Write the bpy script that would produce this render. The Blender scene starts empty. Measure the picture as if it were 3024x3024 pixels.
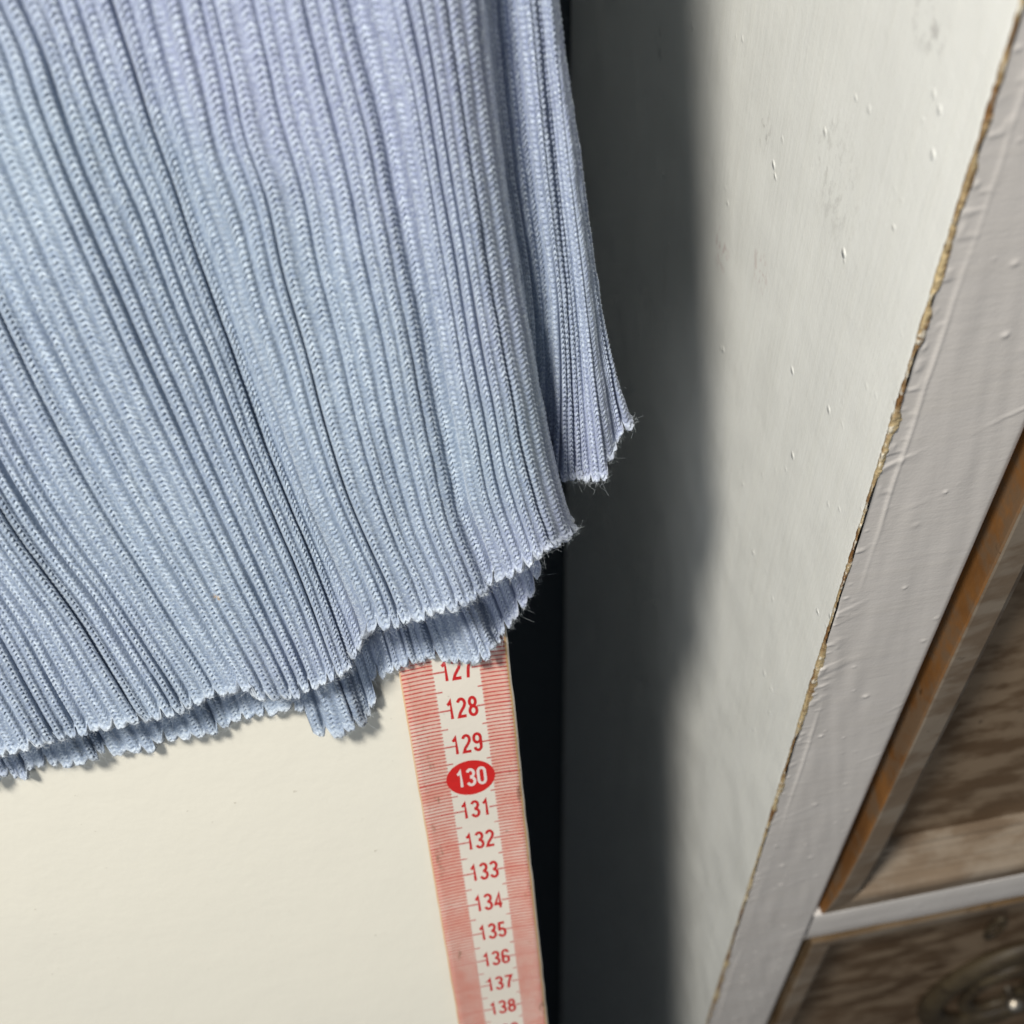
import bpy, math, random
import numpy as np
from mathutils import Matrix, Vector
random.seed(7); rng = np.random.default_rng(7)
scene = bpy.context.scene
COL = scene.collection

# ------------------------------------------------------------------ camera
# world axes: x along the cabinet front, y into the cabinet, z up.  Lengths below are in cm; cm -> m on linking.
EYE = 150.0                                  # eye height above the floor, cm
FPX, CPX = 3913.0, 1512.0                    # focal length and centre in photograph pixels (3024 wide)
unit = lambda v: np.array(v, float) / np.linalg.norm(v)
_d = unit([131, 2949, FPX])
_r0 = np.array([929., 1194., FPX]); _q = np.array([1, -.2, 0])
_h = unit(_q - _r0 * (_q @ _d) / (_r0 @ _d))
_e = np.cross(_d, _h); _e = _e if _e[2] > 0 else -_e
ROT = np.stack([_h, _e, -_d])                # camera (right, down, forward) -> world

cam = bpy.data.objects.new("camera", bpy.data.cameras.new("camera"))
COL.objects.link(cam); scene.camera = cam
cam.data.sensor_width = 36; cam.data.lens = 36 * FPX / 3024
cam.data.clip_start = .01; cam.data.clip_end = 50
r, u, b = ROT @ [1, 0, 0], ROT @ [0, -1, 0], ROT @ [0, 0, -1]
cam.matrix_world = Matrix(((r[0], u[0], b[0], 0), (r[1], u[1], b[1], 0), (r[2], u[2], b[2], EYE * .01), (0, 0, 0, 1)))
cam.data.dof.use_dof = True
cam.data.dof.focus_distance = .252
cam.data.dof.aperture_fstop = 20

# ------------------------------------------------------------------ light
world = bpy.data.worlds.new("World"); scene.world = world; world.use_nodes = True
bg = world.node_tree.nodes["Background"]
bg.inputs[0].default_value = (.70, .83, 1.0, 1); bg.inputs[1].default_value = .13
def lamp(name, loc, target, size, power, col):
    ld = bpy.data.lights.new(name, 'AREA'); ld.shape = 'DISK'; ld.size = size; ld.energy = power; ld.color = col
    o = bpy.data.objects.new(name, ld); COL.objects.link(o)
    o.location = Vector(loc) * .01 + Vector((0, 0, EYE * .01))
    o.rotation_euler = (Vector(target) - Vector(loc)).to_track_quat('-Z', 'Y').to_euler()
    return o
lamp("ceiling_lamp", (-39, -23, 82), (2, 13, -25), .16, 22, (1.0, .965, .89))
lamp("soft_fill_light", (-150, -200, 90), (0, 14, -25), 1.1, 24, (.90, .95, 1.0))  # added soft fill: lifts the front surfaces, leaves the gap dark
vs = scene.view_settings
vs.view_transform = 'Standard'; vs.look = 'None'; vs.exposure = 0; vs.gamma = 1; vs.use_curve_mapping = False
scene.cycles.max_bounces = 5; scene.cycles.adaptive_threshold = .02

# ------------------------------------------------------------------ helpers
def obj(name, verts, faces, mat, parent=None, smooth=True, uv=None, attrs=None):
    """one mesh object from cm vertices"""
    v = np.asarray(verts, float) * .01; v[:, 2] += EYE * .01
    me = bpy.data.meshes.new(name)
    f = np.asarray(faces) if not isinstance(faces, list) else None
    if f is not None and f.ndim == 2:
        k = f.shape[1]
        me.vertices.add(len(v)); me.vertices.foreach_set("co", v.ravel())
        me.loops.add(f.size); me.loops.foreach_set("vertex_index", f.ravel().astype(np.int32))
        me.polygons.add(len(f)); me.polygons.foreach_set("loop_start", (np.arange(len(f)) * k).astype(np.int32))
        me.update(calc_edges=True)
    else:
        me.from_pydata(v.tolist(), [], [list(map(int, q)) for q in faces]); me.update()
    me.polygons.foreach_set("use_smooth", np.full(len(me.polygons), smooth))
    if uv is not None:
        li = np.zeros(len(me.loops), np.int32); me.loops.foreach_get("vertex_index", li)
        l = me.uv_layers.new(name="UVMap"); l.data.foreach_set("uv", np.asarray(uv, float)[li].ravel())
    for k, a in (attrs or {}).items():
        at = me.attributes.new(k, 'FLOAT', 'POINT'); at.data.foreach_set("value", np.asarray(a, np.float32))
    me.materials.append(mat); me.validate()
    o = bpy.data.objects.new(name, me); COL.objects.link(o)
    if parent: adopt(o, parent)
    return o
def adopt(o, parent):
    o.parent = parent; o.matrix_parent_inverse = Matrix.Translation(-parent.location)
def thing(name, loc, label, cat):
    o = bpy.data.objects.new(name, None); COL.objects.link(o); o.empty_display_size = .02
    o.location = Vector(loc) * .01 + Vector((0, 0, EYE * .01)); o["label"] = label; o["category"] = cat
    return o
def gridfaces(nr, nc):
    i = np.arange(nr * nc).reshape(nr, nc)
    return np.stack([i[:-1, :-1], i[1:, :-1], i[1:, 1:], i[:-1, 1:]], -1).reshape(-1, 4)
def boxmesh(x0, x1, y0, y1, z0, z1):
    v = [(x, y, z) for x in (x0, x1) for y in (y0, y1) for z in (z0, z1)]
    return v, [(0, 1, 3, 2), (4, 6, 7, 5), (0, 4, 5, 1), (2, 3, 7, 6), (0, 2, 6, 4), (1, 5, 7, 3)]
def vnoise(x, y, seed=0):
    """smooth value noise, -1..1"""
    x = np.asarray(x, float); y = np.asarray(y, float) + 0 * x; x = x + 0 * y
    def hsh(i, j): 
        s = np.sin(i * 127.1 + j * 311.7 + seed * 74.7) * 43758.5453
        return s - np.floor(s)
    xi, yi = np.floor(x), np.floor(y); fx, fy = x - xi, y - yi
    fx = fx * fx * (3 - 2 * fx); fy = fy * fy * (3 - 2 * fy)
    a = hsh(xi, yi) * (1 - fx) + hsh(xi + 1, yi) * fx; c = hsh(xi, yi + 1) * (1 - fx) + hsh(xi + 1, yi + 1) * fx
    return (a * (1 - fy) + c * fy) * 2 - 1
def hash2(i, j, seed=0):
    s = np.sin(i * 12.9898 + j * 78.233 + seed * 37.719) * 43758.5453
    return s - np.floor(s)
class NT:
    """terse shader node builder"""
    def __init__(s, name, rough=.5, spec=.5):
        s.m = bpy.data.materials.new(name); s.m.use_nodes = True; s.t = s.m.node_tree; s.n = s.t.nodes
        s.b = s.n["Principled BSDF"]; s.b.inputs["Roughness"].default_value = rough; s.b.inputs["Specular IOR Level"].default_value = spec
        s.co = s.n.new("ShaderNodeTexCoord")
    def put(s, sock, val):
        if hasattr(val, "is_output"): s.t.links.new(val, sock)
        else: sock.default_value = val
    def node(s, typ, **k):
        n = s.n.new(typ)
        for a, v in k.items(): setattr(n, a, v)
        return n
    def math(s, op, a, b=0., c=None, clamp=False):
        n = s.node("ShaderNodeMath", operation=op, use_clamp=clamp); s.put(n.inputs[0], a); s.put(n.inputs[1], b)
        if c is not None: s.put(n.inputs[2], c)
        return n.outputs[0]
    def mapped(s, src, scale=(1, 1, 1), rot=(0, 0, 0)):
        n = s.node("ShaderNodeMapping"); s.t.links.new(src, n.inputs[0]); n.inputs["Scale"].default_value = scale; n.inputs["Rotation"].default_value = rot
        return n.outputs[0]
    def noise(s, vec, scale, detail=3., rough=.55, dist=0.):
        n = s.node("ShaderNodeTexNoise"); s.t.links.new(vec, n.inputs["Vector"]); n.inputs["Scale"].default_value = scale
        n.inputs["Detail"].default_value = detail; n.inputs["Roughness"].default_value = rough; n.inputs["Distortion"].default_value = dist
        return n.outputs["Fac"]
    def voronoi(s, vec, scale, feature='F1'):
        n = s.node("ShaderNodeTexVoronoi", feature=feature); s.t.links.new(vec, n.inputs["Vector"]); n.inputs["Scale"].default_value = scale
        return n
    def ramp(s, fac, a, b, lo=0., hi=1.):
        n = s.node("ShaderNodeMapRange", interpolation_type='SMOOTHSTEP'); s.put(n.inputs[0], fac)
        n.inputs[1].default_value = a; n.inputs[2].default_value = b; n.inputs[3].default_value = lo; n.inputs[4].default_value = hi
        return n.outputs[0]
    def mix(s, fac, a, b):
        n = s.node("ShaderNodeMix", data_type='RGBA'); s.put(n.inputs[0], fac)
        for sock, v in ((n.inputs[6], a), (n.inputs[7], b)): s.put(sock, v if hasattr(v, "is_output") else (*v, 1))
        return n.outputs[2]
    def bump(s, height, dist, strength=1., normal=None):
        n = s.node("ShaderNodeBump"); s.put(n.inputs["Height"], height); n.inputs["Distance"].default_value = dist; n.inputs["Strength"].default_value = strength
        if normal is not None: s.t.links.new(normal, n.inputs["Normal"])
        return n.outputs[0]
    def attr(s, name):
        n = s.node("ShaderNodeAttribute", attribute_name=name); return n.outputs["Fac"]
    def color(s, c): s.put(s.b.inputs["Base Color"], c if hasattr(c, "is_output") else (*c, 1))
    def normal(s, nrm): s.t.links.new(nrm, s.b.inputs["Normal"])

# ------------------------------------------------------------------ materials
def mat_knit():
    k = NT("blue_knit", .62, .35); o = k.co.outputs["Object"]
    crest_light = k.attr("crest_light"); edge = k.attr("edge")
    base = k.mix(k.noise(o, 28, 3), (.215, .268, .365), (.262, .325, .405))
    base = k.mix(k.ramp(k.noise(o, 11, 2), .42, .66), base, (.268, .298, .42))
    fl = k.noise(o, 2600, 3, .7)
    base = k.mix(k.ramp(fl, .50, .74, 0, .85), base, (.60, .67, .72))
    base = k.mix(k.ramp(fl, .46, .30, 0, .50), base, (.125, .16, .30))
    base = k.mix(k.math('MULTIPLY', crest_light, .56), base, (.62, .69, .75))  # painted highlight on the stitch crests
    base = k.mix(k.math('MULTIPLY', edge, .62), base, (.66, .69, .71))
    fp = on_board((640, 1755), 1.3) * .01; sx = k.node("ShaderNodeSeparateXYZ"); k.t.links.new(o, sx.inputs[0])
    dx = k.math('SUBTRACT', sx.outputs[0], float(fp[0])); dz = k.math('SUBTRACT', sx.outputs[2], float(fp[2] + EYE * .01))
    rd = k.math('SQRT', k.math('ADD', k.math('MULTIPLY', dx, dx), k.math('MULTIPLY', dz, dz)))
    base = k.mix(k.math('MULTIPLY', k.ramp(rd, .0008, .0003), k.ramp(k.noise(o, 1500, 2), .4, .55)), base, (.42, .24, .06))
    k.color(base)
    k.b.inputs["Sheen Weight"].default_value = .35; k.b.inputs["Sheen Roughness"].default_value = .4
    k.b.inputs["Sheen Tint"].default_value = (.85, .92, 1, 1)
    k.normal(k.bump(k.noise(o, 3200, 3, .7), .00012, .8))
    return k.m
def mat_fuzz():
    k = NT("pale_fibre", .7, .2); k.color((.62, .66, .70)); k.b.inputs["Transmission Weight"].default_value = 0.0; return k.m
def mat_paint(name, col, streak, rough=.33, spots=(), brush=.3):
    k = NT(name, rough, .5); o = k.co.outputs["Object"]
    big = k.noise(o, 9, 3)
    c = k.mix(big, col, tuple(x * .955 for x in col))
    c = k.mix(k.ramp(k.noise(k.mapped(o, streak), 1.0, 3), .35, .75, 0, .22), c, tuple(x * y for x, y in zip(col, (.93, .92, .88))))
    c = k.mix(k.ramp(k.noise(k.mapped(o, (1, 1, .55)), 70, 4, .6), .735, .79, 0, .45), c, (.30, .25, .22))
    for (pt, rad, tint, amt) in spots:
        dn = k.node('ShaderNodeVectorMath', operation='DISTANCE'); k.t.links.new(o, dn.inputs[0]); dn.inputs[1].default_value = pt
        mk = k.math('MULTIPLY', k.ramp(dn.outputs['Value'], rad, rad * .2), k.ramp(k.noise(k.mapped(o, (1, 1, .6)), 520, 4, .7), .50, .62))
        c = k.mix(k.math('MULTIPLY', mk, amt * .5), c, tint)
    k.color(c)
    st = k.noise(k.mapped(o, streak), 1.0, 4, .6)
    n = k.bump(st, .0006, brush)
    v = k.voronoi(o, 210.0); rr = k.ramp(v.outputs["Distance"], .0, .26, 1, 0)
    keep = k.ramp(k.noise(o, 85, 2), .56, .70)
    n = k.bump(k.math('MULTIPLY', rr, keep), .0006, .6, n)
    n = k.bump(k.noise(o, 160, 3), .0005, .16, n)
    n = k.bump(k.noise(o, 1500, 2), .00006, .5, n)
    k.normal(n)
    k.put(k.b.inputs["Roughness"], k.ramp(k.noise(o, 60, 3), .3, .7, rough - .06, rough + .12))
    return k.m
def mat_board():
    k = NT("cream_board", .5, .35); o = k.co.outputs["Object"]
    c = k.mix(k.noise(o, 14, 3), (.69, .655, .565), (.665, .635, .55))
    c = k.mix(k.ramp(k.noise(o, 120, 4), .70, .80, 0, .25), c, (.55, .50, .42))
    c = k.mix(k.ramp(k.noise(o, 7, 3), .45, .75, 0, .5), c, (.60, .575, .515))
    c = k.mix(k.ramp(k.noise(o, 420, 2), .74, .79, 0, .4), c, (.32, .28, .22))
    k.color(c); k.normal(k.bump(k.noise(o, 420, 4, .6), .0003, .2, k.bump(k.noise(o, 60, 2), .0009, .2))); return k.m
def mat_wood(name, dark, light, wash, wamt, gscale=(14, 60, 60), rough=.55):
    k = NT(name, rough, .35); o = k.co.outputs["Object"]
    g = k.noise(k.mapped(o, gscale), 1.0, 5, .62, .6)
    c = k.mix(k.ramp(g, .25, .80), dark, light)
    c = k.mix(k.ramp(k.noise(k.mapped(o, (.5, 1, 1)), 95, 4, .6), .42, .62, 0, wamt), c, wash)
    c = k.mix(k.ramp(k.noise(o, 260, 3), .68, .76, 0, .7), c, tuple(x * .35 for x in dark))
    k.color(c); k.normal(k.bump(g, .0006, .3, k.bump(k.noise(o, 900, 3), .00012, .4))); return k.m
def mat_worn():
    k = NT("worn_edge", .42, .5); o = k.co.outputs["Object"]
    n1 = k.noise(o, 420, 4, .65); n2 = k.noise(k.mapped(o, (1, 1, .35)), 240, 3)
    c = k.mix(k.ramp(n2, .36, .60), (.20, .10, .035), (.52, .40, .22))
    c = k.mix(k.ramp(n1, .52, .66, 0, .8), c, (.70, .65, .54))
    c = k.mix(k.ramp(n1, .42, .30, 0, .8), c, (.17, .10, .05))
    k.color(c); k.normal(k.bump(n1, .0007, .9)); return k.m
def mat_tape():
    """cream ribbon; u = cm across from the left edge, v = centimetre reading of the tape"""
    k = NT("tape_vinyl", .33, .45); o = k.co.outputs["Object"]
    sep = k.node("ShaderNodeSeparateXYZ"); k.t.links.new(k.co.outputs["UV"], sep.inputs[0]); U, V = sep.outputs[0], sep.outputs[1]
    cream = k.mix(k.noise(o, 60, 3), (.66, .61, .53), (.60, .55, .48))
    def line(period, halfw):
        fr = k.math('FRACT', k.math('ADD', k.math('DIVIDE', V, period), .5))
        dd = k.math('MULTIPLY', k.math('ABSOLUTE', k.math('SUBTRACT', fr, .5)), period)
        return k.ramp(dd, halfw + .006, halfw - .006)
    def band(lo, hi):
        return k.math('MULTIPLY', k.ramp(U, lo - .006, lo + .006), k.ramp(U, hi + .006, hi - .006))
    def mx(*a):
        x = a[0]
        for y in a[1:]: x = k.math('MAXIMUM', x, y)
        return x
    W = TAPE_W
    minor, half, cm, ten = line(.1, .017), line(.5, .018), line(1., .022), line(10., .032)
    minor = mx(k.math('MULTIPLY', minor, mx(band(.03, .70), band(W - .64, W - .055))),
               k.math('MULTIPLY', half, mx(band(.03, .83), band(W - .73, W - .055))),
               k.math('MULTIPLY', cm, mx(band(.03, .95), band(W - .80, W - .055))),
               k.math('MULTIPLY', ten, mx(band(.03, .95), band(W - .80, W - .03))))
    pink = mx(k.math('MULTIPLY', k.ramp(U, .0, .03), k.ramp(U, .71, .66)), k.math('MULTIPLY', k.ramp(U, W - .66, W - .60), k.ramp(U, W - .03, W - .07)))
    c = k.mix(k.math('MULTIPLY', pink, k.ramp(k.noise(o, 130, 4), .3, .7, .38, .85)), cream, (.58, .27, .20))
    c = k.mix(k.math('MULTIPLY', minor, k.ramp(k.noise(o, 1500, 2), .2, .6, .62, .95)), c, (.44, .05, .045))
    rim = mx(k.ramp(U, .05, .0), k.ramp(U, W - .09, W - .06))
    rim = k.math('MULTIPLY', rim, k.ramp(U, W - .01, W - .05))
    c = k.mix(k.math('MULTIPLY', rim, .75), c, (.62, .37, .13))
    dirt = k.math('MULTIPLY', k.ramp(k.noise(k.mapped(o, (2.2, 1, .55)), 170, 4, .7), .57, .70), mx(band(.12, .42), band(W - .28, W - .04)))
    c = k.mix(k.math('MULTIPLY', dirt, .7), c, (.16, .08, .04))
    c = k.mix(k.ramp(k.noise(o, 330, 2), .73, .78, 0, .6), c, (.09, .07, .05))
    k.color(c); k.normal(k.bump(k.noise(o, 800, 3), .0001, .5, k.bump(minor, .00004, .6))); return k.m
def flat(name, col, rough=.5, metal=0.):
    k = NT(name, rough, .4); o = k.co.outputs["Object"]
    k.color(k.mix(k.noise(o, 700, 3), col, tuple(x * .8 for x in col))); k.b.inputs["Metallic"].default_value = metal; return k.m

# ------------------------------------------------------------------ places in the scene (cm, eye at the origin)
ray = lambda p: ROT @ np.array([p[0] - CPX, p[1] - CPX, FPX])
Z0 = 28.07
LEAN = math.radians(18.63)
TDN = np.array([0, -math.sin(LEAN), -math.cos(LEAN)])          # down the leaning board
NRM = np.array([0, -math.cos(LEAN), math.sin(LEAN)])           # out of the board
P128 = ray((1361, 2085)) / FPX * Z0
def on_board(px, off=0.):
    """points seen at pixels px on the sheet lying off cm in front of the board"""
    px = np.asarray(px, float)
    rr = np.stack([px[..., 0] - CPX, px[..., 1] - CPX, np.full(px.shape[:-1], FPX)], -1) @ ROT.T
    s = ((P128 @ NRM) + np.asarray(off)) / (rr @ NRM)
    return rr * s[..., None]
FLOOR = -EYE
EX, EY = 8.414, 13.013                                          # cabinet's front left corner
OPEN_X = 11.0                                                   # stile's inner edge
RAIL_T, RAIL_B = -40.9, -43.15

# ------------------------------------------------------------------ setting
M_floor = mat_wood("floor_boards", (.05, .035, .025), (.11, .08, .055), (.1, .08, .06), .2)
M_wall = flat("shaded_wall_paint", (.10, .12, .14), .8)  # dark tone puts the gap's shade into the wall colour
v, f = boxmesh(-120, 120, -120, 38, FLOOR - 2, FLOOR)
o = obj("floor", v, f, M_floor, smooth=False); o["kind"] = "structure"
v, f = boxmesh(-120, 120, 38, 40, FLOOR, 70)
o = obj("wall", v, f, M_wall, smooth=False); o["kind"] = "structure"

# leaning board: right edge lies under the tape
BOARD_R, BOARD_T = 1.70, 1.8
def bpoint(x, z, off):                                         # a point of the board plane at height z
    s = (P128[2] - z) / math.cos(LEAN)
    return np.array([x, P128[1], P128[2]]) + TDN * s + NRM * off
zb, zt = FLOOR + .62, 6
vv = [bpoint(x, z, o_) for x in (-75, BOARD_R) for z in (zb, zt) for o_ in (0, -BOARD_T)]
board = obj("leaning_board", vv, [(0, 2, 3, 1), (4, 5, 7, 6), (0, 1, 5, 4), (2, 6, 7, 3), (0, 4, 6, 2), (1, 3, 7, 5)], mat_board(), smooth=False)
bev = board.modifiers.new("edges", 'BEVEL'); bev.width = .0012; bev.segments = 3
board["label"] = "smooth cream white board leaning behind the measuring tape and blue knit hem"; board["category"] = "board"

# ------------------------------------------------------------------ cabinet
cab = thing("cabinet", (EX, EY, FLOOR), "white painted cabinet with worn corner and brown wooden drawers", "cabinet")
def side_at(px):
    rr = ray(px); rr = rr * (EX / rr[0]) * .01; return (rr[0], rr[1], rr[2] + EYE * .01)
SCUFFS = [(side_at(p), r_, t_, a_) for p, r_, t_, a_ in (((2130, 740), .008, (.40, .20, .18), .8), ((2245, 800), .007, (.42, .22, .2), .7), ((2470, 530), .016, (.40, .38, .34), .6), ((2258, 385), .006, (.25, .23, .2), .8), ((1950, 130), .007, (.2, .2, .2), .8), ((2735, 45), .007, (.35, .33, .31), .7), ((2765, 75), .006, (.35, .33, .31), .7))]
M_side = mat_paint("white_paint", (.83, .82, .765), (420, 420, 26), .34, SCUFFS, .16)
M_front = mat_paint("dimmed_white_paint", (.585, .545, .51), (30, 420, 420), .30, brush=.12)  # same white paint, darkened to put the front's weaker light into the colour
M_worn = mat_worn()
CTOP = 14.0
# side panel (thin slab, its front edge butts on the stile)
v, f = boxmesh(EX, EX + 1.6, EY + .9, 37.7, FLOOR, CTOP)
obj("side_panel", v, f, M_side, cab, smooth=False)
# stile: displaced front face, running round its rounded corner into the side face
def stile():
    ztop, zbot = CTOP, FLOOR
    zs = np.concatenate([np.linspace(ztop, -6, 60, endpoint=False), np.linspace(-6, -60, 1500, endpoint=False), np.linspace(-60, zbot, 40)])
    xs_side = np.linspace(.9, .10, 8)                           # along y on the side face
    xs_front = np.concatenate([np.linspace(.08, 2.52, 84)])
    nz = len(zs); rows = []
    Zs = zs[:, None]
    wob = .035 * vnoise(zs / 1.3, 3.1, 1) + .03 * vnoise(zs / .35, 7.7, 2)
    for t in xs_side: rows.append(np.stack([np.full(nz, EX), np.full(nz, EY + t), zs], -1))
    for a in (20, 45, 70):                                     # rounded corner
        rr = .09 + wob * .5; ca, sa = math.cos(math.radians(a)), math.sin(math.radians(a))
        rows.append(np.stack([EX + rr * (1 - ca), EY + rr * (1 - sa), zs], -1))
    side_cols = len(rows)
    for t in xs_front:
        h = .010 * vnoise(zs / 2.2 + t * .8, t * 3.0, 4) + .006 * vnoise(zs * .9 + t * 5, t * .6, 5)
        # paint lip running beside the corner
        c0 = .40 + .05 * vnoise(zs / 3.0, 0.5, 8) + .02 * vnoise(zs / .5, 2.5, 9)
        lip = np.clip(.55 + 1.1 * vnoise(zs / 2.6, 11.3, 10), 0, 1)
        h += lip * (.022 * np.exp(-((t - c0) / .035) ** 2) - .018 * (1 / (1 + np.exp((t - c0) / .03))) )
        h += .018 * np.clip(vnoise(zs / .16 + 3, t / .16, 12) - .35, 0, 1) * np.exp(-(t / .35) ** 2) * 2.2
        # brush ridges, drips and nibs
        br = np.clip(vnoise((zs - t * .55) / .22, t / 2.2, 14) - .52, 0, 1) * np.clip(vnoise(zs / 2.5, t / 1.2, 15), 0, 1)
        h += .055 * br
        for (pz, pt, pr, ph) in NIBS:
            h += ph * np.exp(-(((zs - pz) / pr) ** 2 + ((t - pt) / pr) ** 2))
        edge = .03 * np.exp(-((2.52 - t) / .05) ** 2) * 1.0
        rows.append(np.stack([np.full(nz, EX + t), EY - h + edge, zs], -1))
    rows.append(np.stack([np.full(nz, OPEN_X - .03), np.full(nz, EY + .06), zs], -1))
    rows.append(np.stack([np.full(nz, OPEN_X), np.full(nz, EY + .12), zs], -1))
    rows.append(np.stack([np.full(nz, OPEN_X), np.full(nz, EY + 2.2), zs], -1))
    G = np.stack(rows, 1)
    return G
NIBS = [(random.uniform(-52, -8), random.uniform(.6, 2.4), random.uniform(.035, .075), random.uniform(.006, .03)) for _ in range(60)]
G = stile(); nz, nc = G.shape[:2]
s_cols = 8
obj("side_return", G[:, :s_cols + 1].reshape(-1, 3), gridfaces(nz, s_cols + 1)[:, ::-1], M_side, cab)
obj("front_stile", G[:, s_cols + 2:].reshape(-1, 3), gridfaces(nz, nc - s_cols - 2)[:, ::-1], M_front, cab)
# worn strip along the corner: bumpy bare wood and old varnish
def worn():
    zs = np.concatenate([np.linspace(CTOP, -6, 60, endpoint=False), np.linspace(-6, -60, 2200, endpoint=False), np.linspace(-60, FLOOR, 40)])
    ang = np.linspace(-12, 102, 9); rows = []
    wid = .048 + .065 * vnoise(zs / 1.9, 1.0, 21) + .04 * vnoise(zs / .4, 2.0, 22)
    wid = np.clip(wid, .015, .24)
    for i, a in enumerate(ang):
        t = i / (len(ang) - 1)
        rag = .02 * vnoise(zs / .11, i * .7, 24) + .012 * vnoise(zs / .045, i * 1.3, 25)
        bump = .5 + .5 * math.sin(math.pi * t)
        # runs from the side face (t=0) to the front face (t=1)
        x = EX + np.where(t > .45, (t - .45) / .55, 0) * (wid * 1.5 + rag * (t > .6)) - .016 * bump - rag * .5 * bump
        y = EY + np.where(t < .45, (.45 - t) / .45, 0) * (.09 + wid * .4 + rag * (t < .3)) - .014 * bump - rag * .5 * bump
        if i in (0, len(ang) - 1):
            x = x + (.03 if i == 0 else 0); y = y + (0.03 if i else 0)
        rows.append(np.stack([x, y, zs], -1))
    return np.stack(rows, 1)
G = worn()
o = obj("worn_corner", G.reshape(-1, 3), gridfaces(*G.shape[:2])[:, ::-1], M_worn, cab); o["label"] = "rough brown bare wood strip along the cabinet corner"
# rail between the drawers
def rail():
    xs = np.linspace(OPEN_X - .02, 34, 240); prof = [(2.0, RAIL_T), (.08, RAIL_T), (.02, RAIL_T - .05), (0, RAIL_T - .15), (0, RAIL_T - .8), (0, RAIL_T - 1.5), (0, RAIL_B + .12), (.03, RAIL_B + .03), (.1, RAIL_B), (2.0, RAIL_B)]
    rows = []
    for (q, z) in prof:
        h = .012 * vnoise(xs / 1.1, z * 1.3, 31) + .03 * np.clip(vnoise(xs / .25, z / .25, 32) - .75, 0, 1) * 2
        rows.append(np.stack([xs, EY + .012 + q - h, np.full(len(xs), z) + .02 * vnoise(xs / 2.5, z, 33)], -1))
    return np.stack(rows, 0)
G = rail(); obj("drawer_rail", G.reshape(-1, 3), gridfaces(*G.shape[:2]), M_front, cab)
v, f = boxmesh(EX + 1.7, 36, EY + 3.2, EY + 4.0, FLOOR, CTOP); obj("carcass_back", v, f, flat("dark_inside", (.03, .022, .016), .8), cab, smooth=False)
# drawers
M_raw = mat_wood("raw_orange_wood", (.11, .046, .012), (.24, .105, .028), (.13, .085, .05), .8, (60, 60, 22))
M_mold = mat_wood("washed_moulding", (.115, .080, .052), (.19, .14, .095), (.24, .20, .155), .6, (22, 60, 22))
M_panel = mat_wood("brown_drawer_panel", (.060, .034, .016), (.115, .070, .037), (.20, .142, .09), .9, (13, 24, 15))
def drawer(x0, x1, z0, z1, proud, raw, dip=0.):
    cx = (x0 + x1) / 2
    d = bpy.data.objects.new("drawer", None); COL.objects.link(d); d.location = (cx * .01, EY * .01, (z0 + EYE) * .01); adopt(d, cab)
    def ring(s, q, rnd=0.):
        y = EY - q
        return [(x0 + s, y, z0 + s), (x1 - s, y, z0 + s), (x1 - s, y, z1 - s), (x0 + s, y, z1 - s)]
    def rings(name, prof, mat, smooth=False):
        vv, ff = [], []
        n = 60
        for (s, q) in prof:
            c = ring(s, q)
            for a in range(4):
                p0, p1 = np.array(c[a]), np.array(c[(a + 1) % 4])
                for j in range(n):
                    p = p0 + (p1 - p0) * j / n
                    k_ = dip * math.exp(-(p[2] - z0) / 2.2)
                    vv.append(p + np.array([-.95 * k_ * (p[0] < cx) * math.exp(-(p[0] - x0) / 3), .92 * k_ - .012 * float(vnoise(p[0] / 1.2 + p[2] / 1.1, s * 4 + a * 9, 41)), 0]))
        m = 4 * n
        for i in range(len(prof) - 1):
            for j in range(m):
                ff.append((i * m + j, i * m + (j + 1) % m, (i + 1) * m + (j + 1) % m, (i + 1) * m + j))
        oo = obj(name, vv, np.array(ff), mat, None, smooth); adopt_world(oo, d); return oo
    rings("raw_edge", [(0, -2.6), (0, proud - .06), (.03, proud - .015)], raw)
    rings("moulding", [(.03, proud - .015), (.08, proud), (.70, proud - .05), (.86, proud - .14), (.92, proud - .30), (.94, proud - .50), (.98, proud - .52),
                       (1.00, proud - .66), (1.06, proud - .70), (1.10, proud - 1.05), (1.16, proud - 1.10), (1.18, proud - 1.24), (1.30, proud - 1.30), (1.32, proud - 1.75)], M_mold)
    pz = np.linspace(z0 + 1.2, z1 - 1.2, 40); pxx = np.linspace(x0 + 1.2, x1 - 1.2, 60)
    X, Z = np.meshgrid(pxx, pz); Y = EY - (proud - 1.70) + .02 * vnoise(X / 3, Z / .8, 44)
    oo = obj("panel", np.stack([X, Y, Z], -1).reshape(-1, 3), gridfaces(40, 60), M_panel); adopt_world(oo, d)
    return d
def adopt_world(o, parent):
    bpy.context.view_layer.update()
    o.parent = parent; o.matrix_parent_inverse = parent.matrix_world.inverted()
M_raw2 = mat_wood('aged_brown_edge', (.06, .035, .014), (.13, .078, .034), (.12, .09, .06), .6, (60, 60, 30))
d1 = drawer(OPEN_X + .40, 33.5, RAIL_T + .06, 10.0, .22, M_raw, .22)
d2 = drawer(OPEN_X + .24, 33.5, -74, RAIL_B - .12, .10, M_raw2)
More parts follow.
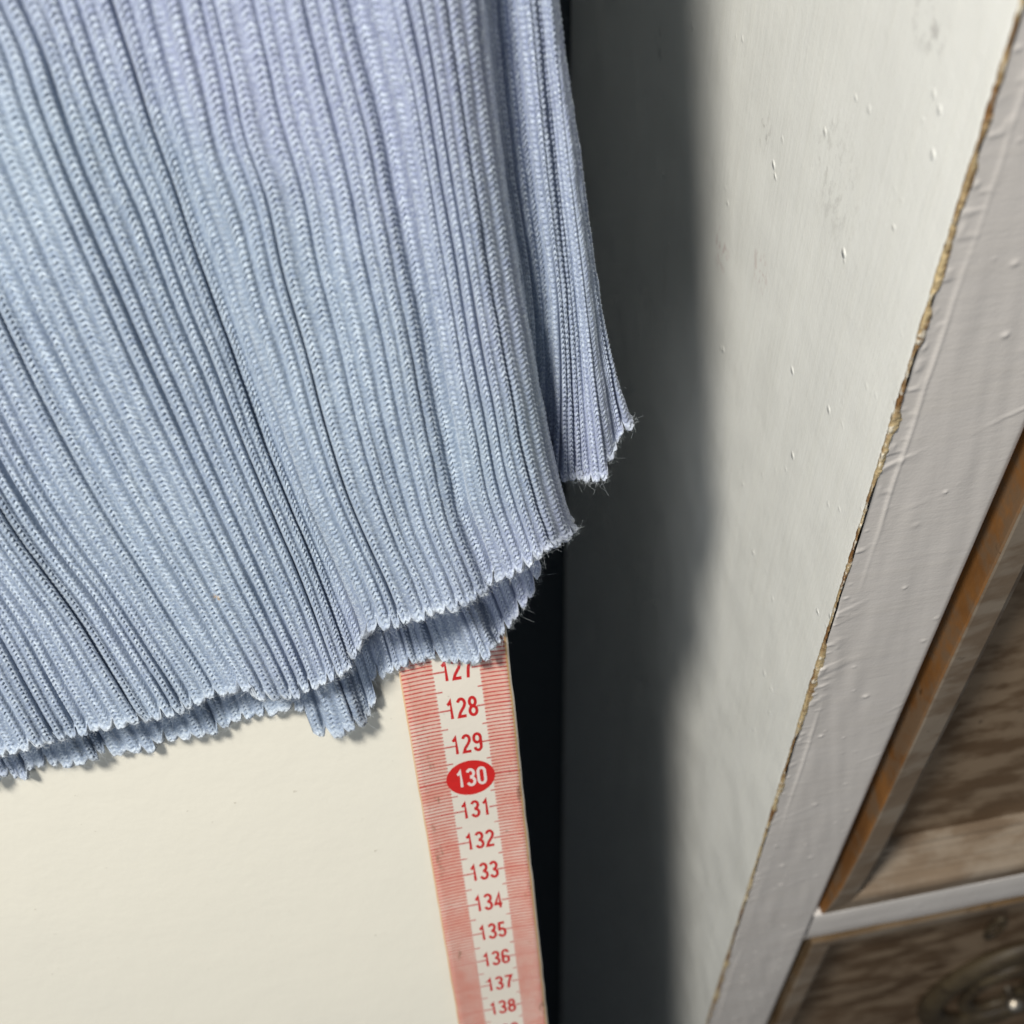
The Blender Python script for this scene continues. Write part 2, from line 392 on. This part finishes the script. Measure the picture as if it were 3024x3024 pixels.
# carved ring ornament on the lower drawer
def torus(name, c, ra, rb, tube, mat, parent, n=48, m=12, flat_=.6):
    vv = []
    for i in range(n):
        a = 2 * math.pi * i / n
        for j in range(m):
            bb = 2 * math.pi * j / m; k = 1 + tube * math.cos(bb) / ((ra + rb) / 2)
            vv.append((c[0] + ra * math.cos(a) * k, c[1] - tube * flat_ * math.sin(bb), c[2] + rb * math.sin(a) * k))
    ff = [(i * m + j, ((i + 1) % n) * m + j, ((i + 1) % n) * m + (j + 1) % m, i * m + (j + 1) % m) for i in range(n) for j in range(m)]
    oo = obj(name, vv, np.array(ff), mat); adopt_world(oo, parent); return oo
M_carve = mat_wood("dark_carving", (.02, .014, .008), (.055, .038, .02), (.075, .058, .032), .5, (40, 40, 40), .55)
yp = EY + 1.35
def at_y(px, y):
    rr = ray(px); return rr * (y / rr[1])
c1 = at_y((2950, 2915), yp); c2 = at_y((2935, 2735), yp)
torus("carved_ring", (c1[0], yp, c1[2]), 3.0, 4.8, .7, M_carve, d2)
torus("carved_ring", (c1[0], yp - .1, c1[2]), 1.5, 2.6, .4, M_carve, d2)
torus("carved_loop", (c2[0], yp - .1, c2[2]), .28, .9, .16, M_carve, d2)
kb = at_y((2993, 2962), yp - .9)
def knob(c, rad, mat):
    vv, ff = [], []; prof = [(0, -.9), (.5, -.85), (.85, -.5), (1, 0), (.8, .4), (.45, .6), (.4, 1.6)]
    n = 24
    for (rr, q) in prof:
        for i in range(n):
            a = 2 * math.pi * i / n; vv.append((c[0] + rad * rr * math.cos(a), c[1] + rad * q, c[2] + rad * rr * math.sin(a)))
    for k in range(len(prof) - 1):
        for i in range(n): ff.append((k * n + i, k * n + (i + 1) % n, (k + 1) * n + (i + 1) % n, (k + 1) * n + i))
    oo = obj("boss", vv, np.array(ff), mat); adopt_world(oo, d2)
knob(kb, .42, flat("dull_brass", (.50, .44, .36), .42, 1.0))

# ------------------------------------------------------------------ measuring tape
TAPE_W = 2.30
NUMS = {128: (869, 1333), 129: (877, 1399), 130: (886, 1463), 131: (893, 1527), 132: (902, 1587), 133: (910, 1645), 134: (918, 1700), 135: (926, 1752), 136: (933, 1803), 137: (940, 1853), 138: (946, 1900)}
_k = np.array(sorted(NUMS)); _p = on_board(np.array([NUMS[i] for i in _k]) * 3024 / 1932, .06)
_s = (_p - P128) @ TDN
CS = np.polyfit(_k - 128., _s, 2); CX = np.polyfit(_k - 128., _p[:, 0], 1)
def tape_pt(n, u, lift=0.):
    """reading n, u cm from the centre line"""
    n = np.asarray(n, float); u = np.asarray(u, float)
    q = n - 128; s = np.polyval(CS, np.clip(q, -4, 12)); s = s + np.where(q < -4, (q + 4) * 1.03, 0) + np.where(q > 12, (q - 12) * 1.05, 0)
    cx = np.polyval(CX, q)
    wave = .05 + .05 * (1 + np.sin(q * .9 + 1.2)) + .07 * np.clip(np.abs(u) - .7, 0, 1)
    base = np.array([0, P128[1], P128[2]])
    P = base + s[..., None] * TDN + (wave + lift)[..., None] * NRM
    P[..., 0] += cx + u + .012 * s * 0
    P += (u * .008)[..., None] * TDN
    return P
tape = thing("measuring_tape", tape_pt(np.array(166.), np.array(0.)), "cream measuring tape with red numbers hanging below the blue knit hem", "measuring tape")
ns = np.linspace(116, 166, 700); us = np.linspace(-TAPE_W / 2, TAPE_W / 2, 15)
Nn, Uu = np.meshgrid(ns, us, indexing='ij')
nick = .012 * vnoise(ns / .5, 5.5, 50) + .02 * np.clip(vnoise(ns / .35, 9.5, 51) - .6, 0, 1)
Uw = Uu.copy(); Uw[:, -1] -= nick * 1.2; Uw[:, 0] += nick[::-1] * .8
top = tape_pt(Nn, Uw)
und = tape_pt(Nn, Uw, np.array(-.035))
allp = np.concatenate([und[:, :1], top, und[:, -1:]], 1)
uvs = np.stack([np.concatenate([Uu[:, :1], Uu, Uu[:, -1:]], 1) + TAPE_W / 2, np.concatenate([Nn[:, :1], Nn, Nn[:, -1:]], 1)], -1)
obj("ribbon", allp.reshape(-1, 3), gridfaces(len(ns), 17), mat_tape(), tape, uv=uvs.reshape(-1, 2))
M_red = flat("red_ink", (.50, .018, .018), .5); M_white = flat("bare_tape", (.72, .62, .58), .5); M_disc = flat("red_disc_ink", (.56, .018, .016), .5)
# condensed grotesque numerals: stroke centre lines in a 1 x 2 box
def arc(cx, cy, rx, ry, a0, a1, n=18):
    return [(cx + rx * math.cos(math.radians(a0 + (a1 - a0) * i / n)), cy + ry * math.sin(math.radians(a0 + (a1 - a0) * i / n))) for i in range(n + 1)]
DIG = {
 '0': [arc(.5, 1.48, .36, .42, 0, 180) + arc(.5, .52, .36, .42, 180, 360) + [(.86, 1.48)]],
 '1': [[(.22, 1.50), (.40, 1.60), (.58, 1.90), (.58, .02)]],
 '2': [arc(.5, 1.46, .35, .44, 165, -20) + [(.74, 1.10), (.30, .52), (.14, .12), (.90, .12)]],
 '3': [arc(.48, 1.48, .34, .42, 160, -75) + [(.40, 1.04)], [(.40, 1.04)] + arc(.48, .54, .37, .44, 75, -165)],
 '4': [[(.68, .02), (.68, 1.86), (.12, .52), (.94, .52)]],
 '5': [[(.84, 1.86), (.24, 1.86), (.18, 1.02)] + arc(.48, .60, .37, .50, 130, -160)],
 '6': [[(.80, 1.52)] + arc(.5, 1.46, .34, .44, 30, 180) + arc(.5, .54, .35, .44, 180, 360) + arc(.5, .62, .35, .42, 0, 170)],
 '7': [[(.12, 1.86), (.88, 1.86), (.52, .90), (.42, .02)]],
 '8': [arc(.5, 1.46, .31, .41, 0, 360, 30), arc(.5, .54, .36, .44, 0, 360, 30)],
 '9': [[(.20, .48)] + arc(.5, .54, .34, .44, 210, 360) + arc(.5, 1.46, .35, .44, 0, 180) + arc(.5, 1.38, .35, .42, 180, 350)],
}
def stroke(line, w):
    """flat ribbon polygon round a poly line, mitred"""
    L = np.array(line, float); L = L[np.concatenate([[True], np.linalg.norm(np.diff(L, axis=0), axis=1) > 1e-5])]
    t = np.gradient(L, axis=0)
    seg = np.diff(L, axis=0); seg /= np.linalg.norm(seg, axis=1)[:, None]
    nr = np.stack([-seg[:, 1], seg[:, 0]], -1)
    nn = np.vstack([nr[:1], nr[:-1] + nr[1:], nr[-1:]]); ln = np.linalg.norm(nn, axis=1); nn /= ln[:, None]
    mit = np.ones(len(L)); mit[1:-1] = 1 / np.clip((nn[1:-1] * nr[1:]).sum(1), .55, 1)
    o_ = nn * (w / 2 * mit)[:, None]
    return np.concatenate([L + o_, L - o_]), len(L)
def numeral(n, mat, lift):
    """one printed number as one part"""
    txt = str(n); H = .52; dw = .205; vv, ff = [], []
    for i, ch in enumerate(txt):
        for kk, ln in enumerate(DIG[ch]):
            pts, m = stroke(ln, .31); base = len(vv)
            for (x, y) in pts:
                u = (i - 1) * .238 + (x - .5) * dw
                vv.append(tape_pt(np.array(n - .02 - (y / 2 - .5) * H), np.array(u + .03), np.array(lift + kk * .0012 + i * .0002)))
            ff += [(base + j, base + j + 1, base + m + j + 1, base + m + j) for j in range(m - 1)]
    return obj("numeral", np.array(vv), np.array(ff), mat, tape, smooth=False)
for n in range(126, 141): numeral(n, M_white if n % 10 == 0 else M_red, .008 if n % 10 == 0 else .004)
for n in (130, 140):
    A = np.linspace(0, 2 * math.pi, 64, endpoint=False)
    ring_ = tape_pt(n - .52 * np.sin(A), .02 + .54 * np.cos(A), np.full(64, .003))
    obj("number_disc", np.vstack([tape_pt(np.array([float(n)]), np.array([.02]), np.array([.003])), ring_]), [(0, 1 + i, 1 + (i + 1) % 64) for i in range(64)], M_disc, tape, smooth=False)

# ------------------------------------------------------------------ knitted dress
RIB_COURSE = .100
RIBS = 1.4                                     # ribs per guide step
def hermite(xk, Y, x):
    """smooth interpolation of rows Y (n,...) at knots xk"""
    xk = np.asarray(xk, float); m = np.gradient(Y, xk, axis=0) if len(xk) > 2 else np.repeat(np.diff(Y, axis=0) / (xk[1] - xk[0]), 2, 0)
    i = np.clip(np.searchsorted(xk, x) - 1, 0, len(xk) - 2); hh = xk[i + 1] - xk[i]; t = (x - xk[i]) / hh
    sh = (slice(None),) + (None,) * (Y.ndim - 1); t, hh = t[sh], hh[sh]
    t2, t3 = t * t, t ** 3
    return (2 * t3 - 3 * t2 + 1) * Y[i] + (t3 - 2 * t2 + t) * hh * m[i] + (3 * t2 - 2 * t3) * Y[i + 1] + (t3 - t2) * hh * m[i + 1]
def smooth_curve(pts, n=400):
    P = np.array(pts, float); s = np.concatenate([[0], np.cumsum(np.linalg.norm(np.diff(P, axis=0), axis=1))])
    q = hermite(s, P, np.linspace(0, s[-1], n))
    for _ in range(12): q[1:-1] = (q[:-2] + 2 * q[1:-1] + q[2:]) / 4
    return q
HAIR_ROOTS = []
def paired(g, seed, lo, hi):
    """groove depth: shallow inside a pair of ribs, deep between pairs, with slips"""
    par = (g + np.floor(2 * hash2(np.floor(g / 7), 1., seed))) % 2
    return np.where(par == 0, lo * (.3 + hash2(g, 2., seed)), hi * (.30 + .9 * hash2(g, 2.5, seed)))
def knit_sheet(name, guides, length, depth, hem, grooves, parent, mat, seed, per_rib=20, per_course=6, edge_hairs=(), roll=True, off0=1.4, tall=0):
    """guides: {rib index: seen course of the rib from top to hem}; depth(i, l): cm in front of the board; hem(i): extra cm beyond the guide ends"""
    ks = np.array(sorted(guides), float)
    nl = int(length / RIB_COURSE * per_course); ls = np.linspace(0, length, nl)
    if tall: ls = np.concatenate([ls, np.linspace(length, tall, 60)[1:]]); nl = len(ls)
    PX = []
    for k in ks:                                               # by true length up from the hem
        c = smooth_curve(guides[k])[::-1]; P = on_board(c, off0)
        s = np.concatenate([[0], np.cumsum(np.linalg.norm(np.diff(P, axis=0), axis=1))])
        ext = np.clip(ls - s[-1], 0, None)
        tail = unit(.5 * unit(P[-1] - P[-25]) + .5 * unit([-.12, .28, .95]))
        Q = np.stack([np.interp(ls, s, P[:, a]) for a in range(3)], -1) + ext[:, None] * tail
        # a little beyond the hem too
        PX.append(Q)
    PX = np.array(PX)                                          # guides x l x 3 on the sheet off0
    idx = np.arange(ks[0], ks[-1] + 1e-6, 1 / per_rib); nI = len(idx)
    Q = hermite(ks, PX, np.clip(idx + .20 * vnoise(idx * .9, .5, seed + 11) * np.clip((ks[-1] - 3 - idx) / 2, 0, 1), ks[0], ks[-1]))                                   # I x L x 3
    # shift each column along itself to the hem line
    jx = idx * RIBS; ribn = np.floor(jx); p = jx - ribn
    dist = np.minimum(p, 1 - p); gn = np.round(jx)
    notch = np.clip(grooves(gn) * 1.9, .012, .17)
    pair = np.floor(jx - .0) * 0 + np.floor((ribn + np.floor(2 * hash2(np.floor((ribn + .5) / 7), 1., seed))) / 2)
    scal = -notch * np.exp(-(dist / .15) ** 2) + .035 * (hash2(pair, 5., seed) - .5) * 2 + .02 * (hash2(ribn, 15., seed) - .5) * 2 - .05 * (2 * np.abs(p - .5)) ** 3 + .008 * vnoise(idx * 9, 0., seed)
    hl = hem((ribn + .5) / RIBS) + scal
    dirn = (Q[:, 0] - Q[:, 6]); dirn /= np.linalg.norm(dirn, axis=-1, keepdims=True)
    fall = np.exp(-ls / 2.5)
    Q = Q + dirn[:, None, :] * (hl[:, None] * fall[None])[..., None]
    # back to rays, then to the folded depth
    rel = Q / np.linalg.norm(Q, axis=-1, keepdims=True)
    I, L = np.meshgrid(idx, ls, indexing='ij')
    D = depth(I, np.minimum(L, 18.))
    s = ((P128 @ NRM) + D) / (rel @ NRM)
    B = rel * s[..., None]
    ti = np.gradient(B, axis=0); tl = np.gradient(B, axis=1)
    Nn = np.cross(ti, tl); Nn /= np.linalg.norm(Nn, axis=-1, keepdims=True) + 1e-9
    sgn = np.sign((Nn * NRM).sum(-1).mean()); Nn *= sgn
    # ribs and stitches
    J = I * RIBS; pp = J - np.floor(J); rb = np.floor(J); gi = np.round(J)
    dd = np.minimum(pp, 1 - pp)
    vary = 1 + .45 * vnoise(L / 2.4, gi * 3.7, seed + 1)
    gd = grooves(gi) * vary
    wide = .10 + .05 * hash2(gi, 6., seed)
    h = -gd * np.exp(-(dd / wide) ** 2)
    crest_light = np.zeros_like(h)  # heather per stitch, plus highlight on crests and ridges painted into the colour
    cc = .5 + .05 * vnoise(L / 1.1, rb * 2.3, seed + 2) + .06 * (hash2(rb, 7., seed) - .5)
    uu = (pp - cc) / .315; au = np.clip(np.abs(uu), 0, 1); ins = np.sqrt(np.clip(1 - uu * uu, 0, 1))
    lj = L / RIB_COURSE + .16 * vnoise(L / .35, rb * 5.1, seed + 3) + .25 * vnoise(L / 1.9, rb * 1.3, seed + 13)
    ph = lj + .74 * au + .37 * rb
    hh = hash2(np.floor(ph), rb, seed)
    wave = .5 + .5 * np.cos(2 * np.pi * ph)
    amp = .034 * (.55 + .75 * hh)
    h += .024 * ins + amp * ins ** .6 * (wave ** .85 - .4) - .020 * np.exp(-(uu / .15) ** 2)
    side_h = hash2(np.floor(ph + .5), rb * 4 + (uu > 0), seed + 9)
    crest_light += np.where(np.abs(uu) < 1, np.clip(side_h - .12, 0, 1) * 1.2 * wave ** 1.3 * np.clip(ins * 1.3, 0, 1), 0)
    # the turned back stitch shows as a thin ridge beside some grooves
    rg = np.exp(-((pp - .13) / .05) ** 2) * np.clip(hash2(rb, 8., seed) * 1.6 - .5, 0, 1)
    h += .022 * rg * (.8 + .3 * np.cos(2 * np.pi * lj * 1.0)); crest_light += .55 * rg
    # now and then a pulled stitch
    pull = np.clip(vnoise(I * 2.3, L / .8, seed + 21) - .78, 0, 1) * 5
    h += .012 * pull
    h += .010 * vnoise(I * 9, L / .03, seed + 4) * .5
    h += .012 * vnoise(I * 1.7, L / .5, seed + 6)
    # thick cast-off edge
    eb = np.exp(-((L - .075) / .07) ** 2)
    h += eb * .05 + eb * .022 * vnoise(I * 6, L / .04, seed + 7) - np.exp(-(L / .02) ** 2) * .03
    edge = np.clip(np.exp(-(L / .11) ** 2) * (.75 + .6 * vnoise(I * 2.1, L / .2, seed + 8)), 0, 1)
    V = B + Nn * h[..., None]
    if roll:                                                   # edge turned under, so that the fabric has thickness
        e0, n0, t0 = V[:, 0], Nn[:, 0], dirn
        extra = [e0 - n0 * a + t0 * c for a, c in ((.10, -.10), (.085, -.02), (.035, .022))]
        V = np.concatenate([np.stack(extra, 1), V], 1)
        edge = np.concatenate([np.repeat(edge[:, :1], 3, 1)] + [edge], 1); crest_light = np.concatenate([np.repeat(crest_light[:, :1], 3, 1), crest_light], 1)
    o_ = obj(name, V.reshape(-1, 3), gridfaces(V.shape[0], V.shape[1])[:, ::int(-sgn)], mat, parent, attrs={"crest_light": np.clip(crest_light, 0, 1).ravel(), "edge": edge.ravel()})
    k0 = 3 if roll else 0
    for _ in range(int(nI / per_rib * 60)):                    # loose fibres at the hem
        a = rng.integers(0, nI); j = k0 + rng.integers(0, 6)
        HAIR_ROOTS.append((V[a, j], dirn[a], Nn[a, 0], rng.uniform(.04, .15) if rng.random() < .95 else rng.uniform(.2, .38)))
    for (ia, n_, sd) in edge_hairs:                            # and along a turned edge
        a = int(np.argmin(abs(idx - ia)))
        for _ in range(n_):
            j = rng.integers(k0, V.shape[1]); HAIR_ROOTS.append((V[a, j], sd * (ti[a, 0] / np.linalg.norm(ti[a, 0])), Nn[a, 0], rng.uniform(.04, .14)))
    for _ in range(int(nI / per_rib * length * 6)):            # and over the face
        a = rng.integers(0, nI); j = rng.integers(k0, V.shape[1]); q = rng.normal(size=3); q /= np.linalg.norm(q)
        HAIR_ROOTS.append((V[a, j], q, Nn[a, min(j - k0, nl - 1)], rng.uniform(.03, .09)))
    return o_

dress = thing("knit_dress", on_board((1000, 2000), 1.0), "light blue ribbed knit dress with ragged hem hanging over the board and tape", "dress")
M_knit = mat_knit()
FRONT = {
 -3: [(-620, 1500), (-420, 1850), (-160, 2160), (-90, 2265)],
 3: [(-560, 960), (-330, 1350), (-150, 1640), (10, 1892), (93, 2047), (172, 2190)],
 8: [(-420, 650), (-200, 1110), (-60, 1390), (52, 1571), (248, 1840), (330, 1975), (424, 2128)],
 14: [(-330, -120), (-200, 300), (-100, 530), (0, 752), (78, 923), (155, 1083), (232, 1233), (316, 1390), (393, 1528), (488, 1690), (553, 1800), (609, 1892), (660, 1975), (700, 2050)],
 18: [(-50, -150), (15, 0), (78, 140), (135, 310), (207, 497), (290, 688), (362, 854), (428, 1010), (487, 1140), (553, 1285), (615, 1420), (674, 1550), (738, 1690), (795, 1810), (850, 1930), (897, 2040)],
 22: [(280, -130), (321, 10), (383, 197), (440, 373), (497, 523), (559, 709), (621, 880), (670, 1010), (770, 1290), (850, 1490), (925, 1670), (985, 1830), (1030, 1955)],
 24: [(436, -130), (468, 0), (512, 171), (559, 336), (600, 497), (668, 688), (725, 890), (792, 1093), (868, 1330), (935, 1510), (1003, 1665), (1050, 1775), (1085, 1872)],
 33: [(1066, -120), (1092, 0), (1120, 114), (1165, 290), (1203, 492), (1240, 690), (1288, 945), (1330, 1184), (1358, 1326), (1392, 1497), (1443, 1634), (1472, 1710)],
 37: [(1296, -120), (1316, 0), (1355, 259), (1386, 466), (1424, 690), (1465, 940), (1510, 1160), (1540, 1320), (1580, 1470), (1625, 1610)],
 39: [(1412, -120), (1422, 0), (1450, 259), (1476, 466), (1510, 690), (1552, 940), (1588, 1140), (1624, 1320), (1650, 1430), (1677, 1520), (1692, 1560)],
 42: [(1346, -120), (1354, 0), (1382, 259), (1408, 466), (1440, 690), (1482, 940), (1530, 1140), (1552, 1310), (1575, 1400), (1590, 1460), (1600, 1490)],
}
sig = lambda x: 1 / (1 + np.exp(-x))
def front_depth(i, l):
    d = 1.35 + .04 * l
    d = d + .26 * (sig((i - 24.05) / .12) - .5) - .17 * np.exp(-((i - 23.0) / 1.1) ** 2) + .13 * np.exp(-((i - 26.5) / 2.4) ** 2)
    d = d + (.12 * (sig((i - 14.02) / .12) - .5) - .10 * np.exp(-((i - 13.3) / .8) ** 2) + .09 * np.exp(-((i - 16) / 1.8) ** 2)) * sig((i - 9) / .6)
    d = d + (.15 * (sig((i - 33.03) / .12) - .5) - .13 * np.exp(-((i - 32.4) / .6) ** 2) + .06 * np.exp(-((i - 34.2) / 1.0) ** 2))
    d = d - .10 * np.exp(-((i - 8.5) / 1.0) ** 2) + .06 * np.sin(i * 1.05 + l * .15)
    d = d + .10 * vnoise(i / 3.3, l / 5.0, 61) + .05 * vnoise(i / 1.4, l / 3.0, 62)
    t = np.clip(i - 35.5, 0, 10); d = d - .085 * (.5 + .5 * np.exp(-l / 6)) * t ** 2 - np.where(i > 38.6, .25 * (i - 38.6), 0)
    d = d + .12 * np.exp(-l / .9) * np.sin(i * .9 + 1.0)
    return d
def table(pts):
    a = np.array(pts, float); return lambda i: np.interp(i, a[:, 0], a[:, 1])
front_hem = table([(-3, 0), (4.0, -.02), (4.9, .05), (5.1, -.03), (7, .05), (10.9, .12), (11.1, .0), (13.9, .0), (14.1, -.10), (14.9, -.02), (15.1, .18), (17.9, .2), (18.1, .03), (21.9, .12), (22.1, .05), (23.9, .1), (24.0, -.08), (24.9, .10), (25.1, .18), (26, .32), (27.9, .45), (28.1, .36), (29.9, .44), (30.1, .36), (31.9, .25), (32.1, .10), (33, 0), (34, .14), (35.9, .2), (36.1, .12), (38, .15), (39, .08), (42, 0)])
DEEP = {14: .20, 18: .13, 20: .12, 22: .15, 24: .24, 33: .22, 35: .13, 8: .14, 11: .11, 3: .12, 30: .12, 28: .09, 37: .12, 16: .09, 26: .10, 5: .1}
def front_grooves(g):
    out = paired(g, 5, .010, .105)
    for k_, d_ in DEEP.items(): out = np.where(g == round(k_ * RIBS), d_ * .52, out)
    return out
knit_sheet("front_layer", FRONT, 17.5, front_depth, front_hem, front_grooves, dress, M_knit, 1, tall=30, edge_hairs=((39.6, 260, 1),))

BACK = {
 0: [(-420, 1880), (-180, 2200), (-100, 2325)],
 3: [(-250, 1880), (-60, 2180), (10, 2300)],
 8: [(-10, 1850), (150, 2120), (225, 2248)],
 14: [(330, 1800), (500, 2070), (565, 2190)],
 20: [(720, 1700), (830, 1990), (872, 2105)],
 24: [(930, 1650), (1040, 1960), (1078, 2070)],
 26: [(1020, 1640), (1100, 1900), (1130, 2000)],
 30: [(1130, 1560), (1230, 1850), (1265, 1948)],
 34: [(1260, 1560), (1390, 1830), (1436, 1935)],
 37: [(1340, 1480), (1470, 1730), (1512, 1838)],
 40: [(1450, 1360), (1570, 1590), (1605, 1690)],
}
def back_depth(i, l):
    d = .42 + .16 * np.sin(i * .95 + .6) + .10 * vnoise(i / 1.2, l / 2.0, 71) + .02 * l
    d = d + .28 * (sig((i - 25.3) / .12) - .5) * -1 * sig((i - 20) / .3) + .22 * (sig((i - 29.9) / .1) - .5)
    d = d - .25 * (sig((i - 34.9) / .12)) + .15 * np.exp(-((i - 22.5) / 1.2) ** 2)
    return np.clip(d, .24, 1.0)
back_hem = table([(0, 0), (2.9, .1), (3.1, -.05), (4.9, .15), (5.1, -.12), (6.9, -.05), (7.1, .12), (9, .1), (9.1, -.15), (11, .05), (11.9, .12), (12.1, -.1), (14, -.12), (15.9, -.05), (16.1, -.2), (20, -.1), (20.6, .05), (20.9, .72), (22.0, .80), (22.1, .62), (23.8, .60), (24.0, .35), (24.9, .30), (25.1, -.25), (26, .05), (29.9, .05), (30.0, -.1), (31, .12), (33.9, .15), (34.1, .0), (36, -.05), (37, .05), (39, .05), (40, -.1)])
back_grooves = lambda g: paired(g, 8, .014, .09)
knit_sheet("back_layer", BACK, 3.6, back_depth, back_hem, back_grooves, dress, M_knit, 2, off0=.45)

FLAP = {
 -5: [(1330, -120), (1340, 0), (1400, 500), (1470, 900), (1490, 1150), (1500, 1380), (1500, 1500)],
 -2: [(1436, -120), (1446, 0), (1500, 500), (1560, 900), (1570, 1150), (1570, 1380), (1566, 1500)],
 0: [(1512, -120), (1524, 0), (1578, 500), (1628, 900), (1638, 1150), (1634, 1360), (1630, 1442)],
 3: [(1588, -120), (1600, 0), (1650, 500), (1692, 900), (1710, 1150), (1722, 1330), (1728, 1412)],
 5: [(1615, -120), (1626, 0), (1684, 500), (1734, 900), (1762, 1150), (1784, 1300), (1797, 1385)],
 6: [(1628, -120), (1638, 0), (1706, 500), (1754, 860), (1786, 1060), (1814, 1220), (1828, 1300)],
 7: [(1634, -120), (1645, 0), (1716, 500), (1768, 880), (1805, 1060), (1842, 1190), (1862, 1252)],
 8.5: [(1600, -120), (1610, 0), (1680, 500), (1735, 880), (1770, 1050), (1800, 1160), (1815, 1210)],
}
def flap_depth(i, l):
    d = -.15 + .04 * l + .62 * (1 - np.exp(-l / 4)) + .09 * np.sin(i * 1.5 + .4) + .08 * vnoise(i / 1.3, l / 3.0, 81)
    d = d - .18 * np.exp(-((i + .2) / .7) ** 2) - .03 * np.clip(i - 4, 0, 9) ** 2 - np.where(i > 6.8, .3 * (i - 6.8), 0)
    d = d - .22 * np.exp(-((i - 5.7) / .45) ** 2) * np.exp(-l / 3.0)
    return d
flap_hem = table([(-2, 0), (.9, .05), (1.1, -.05), (2.9, .0), (3.1, .08), (4.9, .1), (5.1, -.05), (6, -.05), (6.3, .08), (7, .06), (8.5, 0)])
knit_sheet("side_layer", FLAP, 16.5, flap_depth, flap_hem, lambda g: paired(g, 9, .014, .08), dress, M_knit, 3, tall=30, edge_hairs=((7.3, 320, 1),), off0=-.1)

# loose fibres
cu = bpy.data.curves.new("loose_fibres", 'CURVE'); cu.dimensions = '3D'; cu.bevel_depth = .000007; cu.bevel_resolution = 0; cu.use_fill_caps = False
for (p0, dr, nr, ln) in HAIR_ROOTS:
    sp = cu.splines.new('POLY'); n = 10; sp.points.add(n - 1)
    q = dr * rng.uniform(.2, 1.0) + nr * rng.uniform(.0, .6) + rng.normal(size=3) * .45; q /= np.linalg.norm(q)
    cur = rng.normal(size=3) * 2.6; p = np.array(p0, float); co = []
    for i in range(n):
        co += [p[0] * .01, p[1] * .01, (p[2] + EYE) * .01, 1]
        q = q + cur * .35; q /= np.linalg.norm(q); p = p + q * ln / (n - 1)
    sp.points.foreach_set("co", co)
cu.materials.append(mat_fuzz())
fz = bpy.data.objects.new("loose_fibres", cu); COL.objects.link(fz); adopt(fz, dress); fz["kind"] = "stuff"
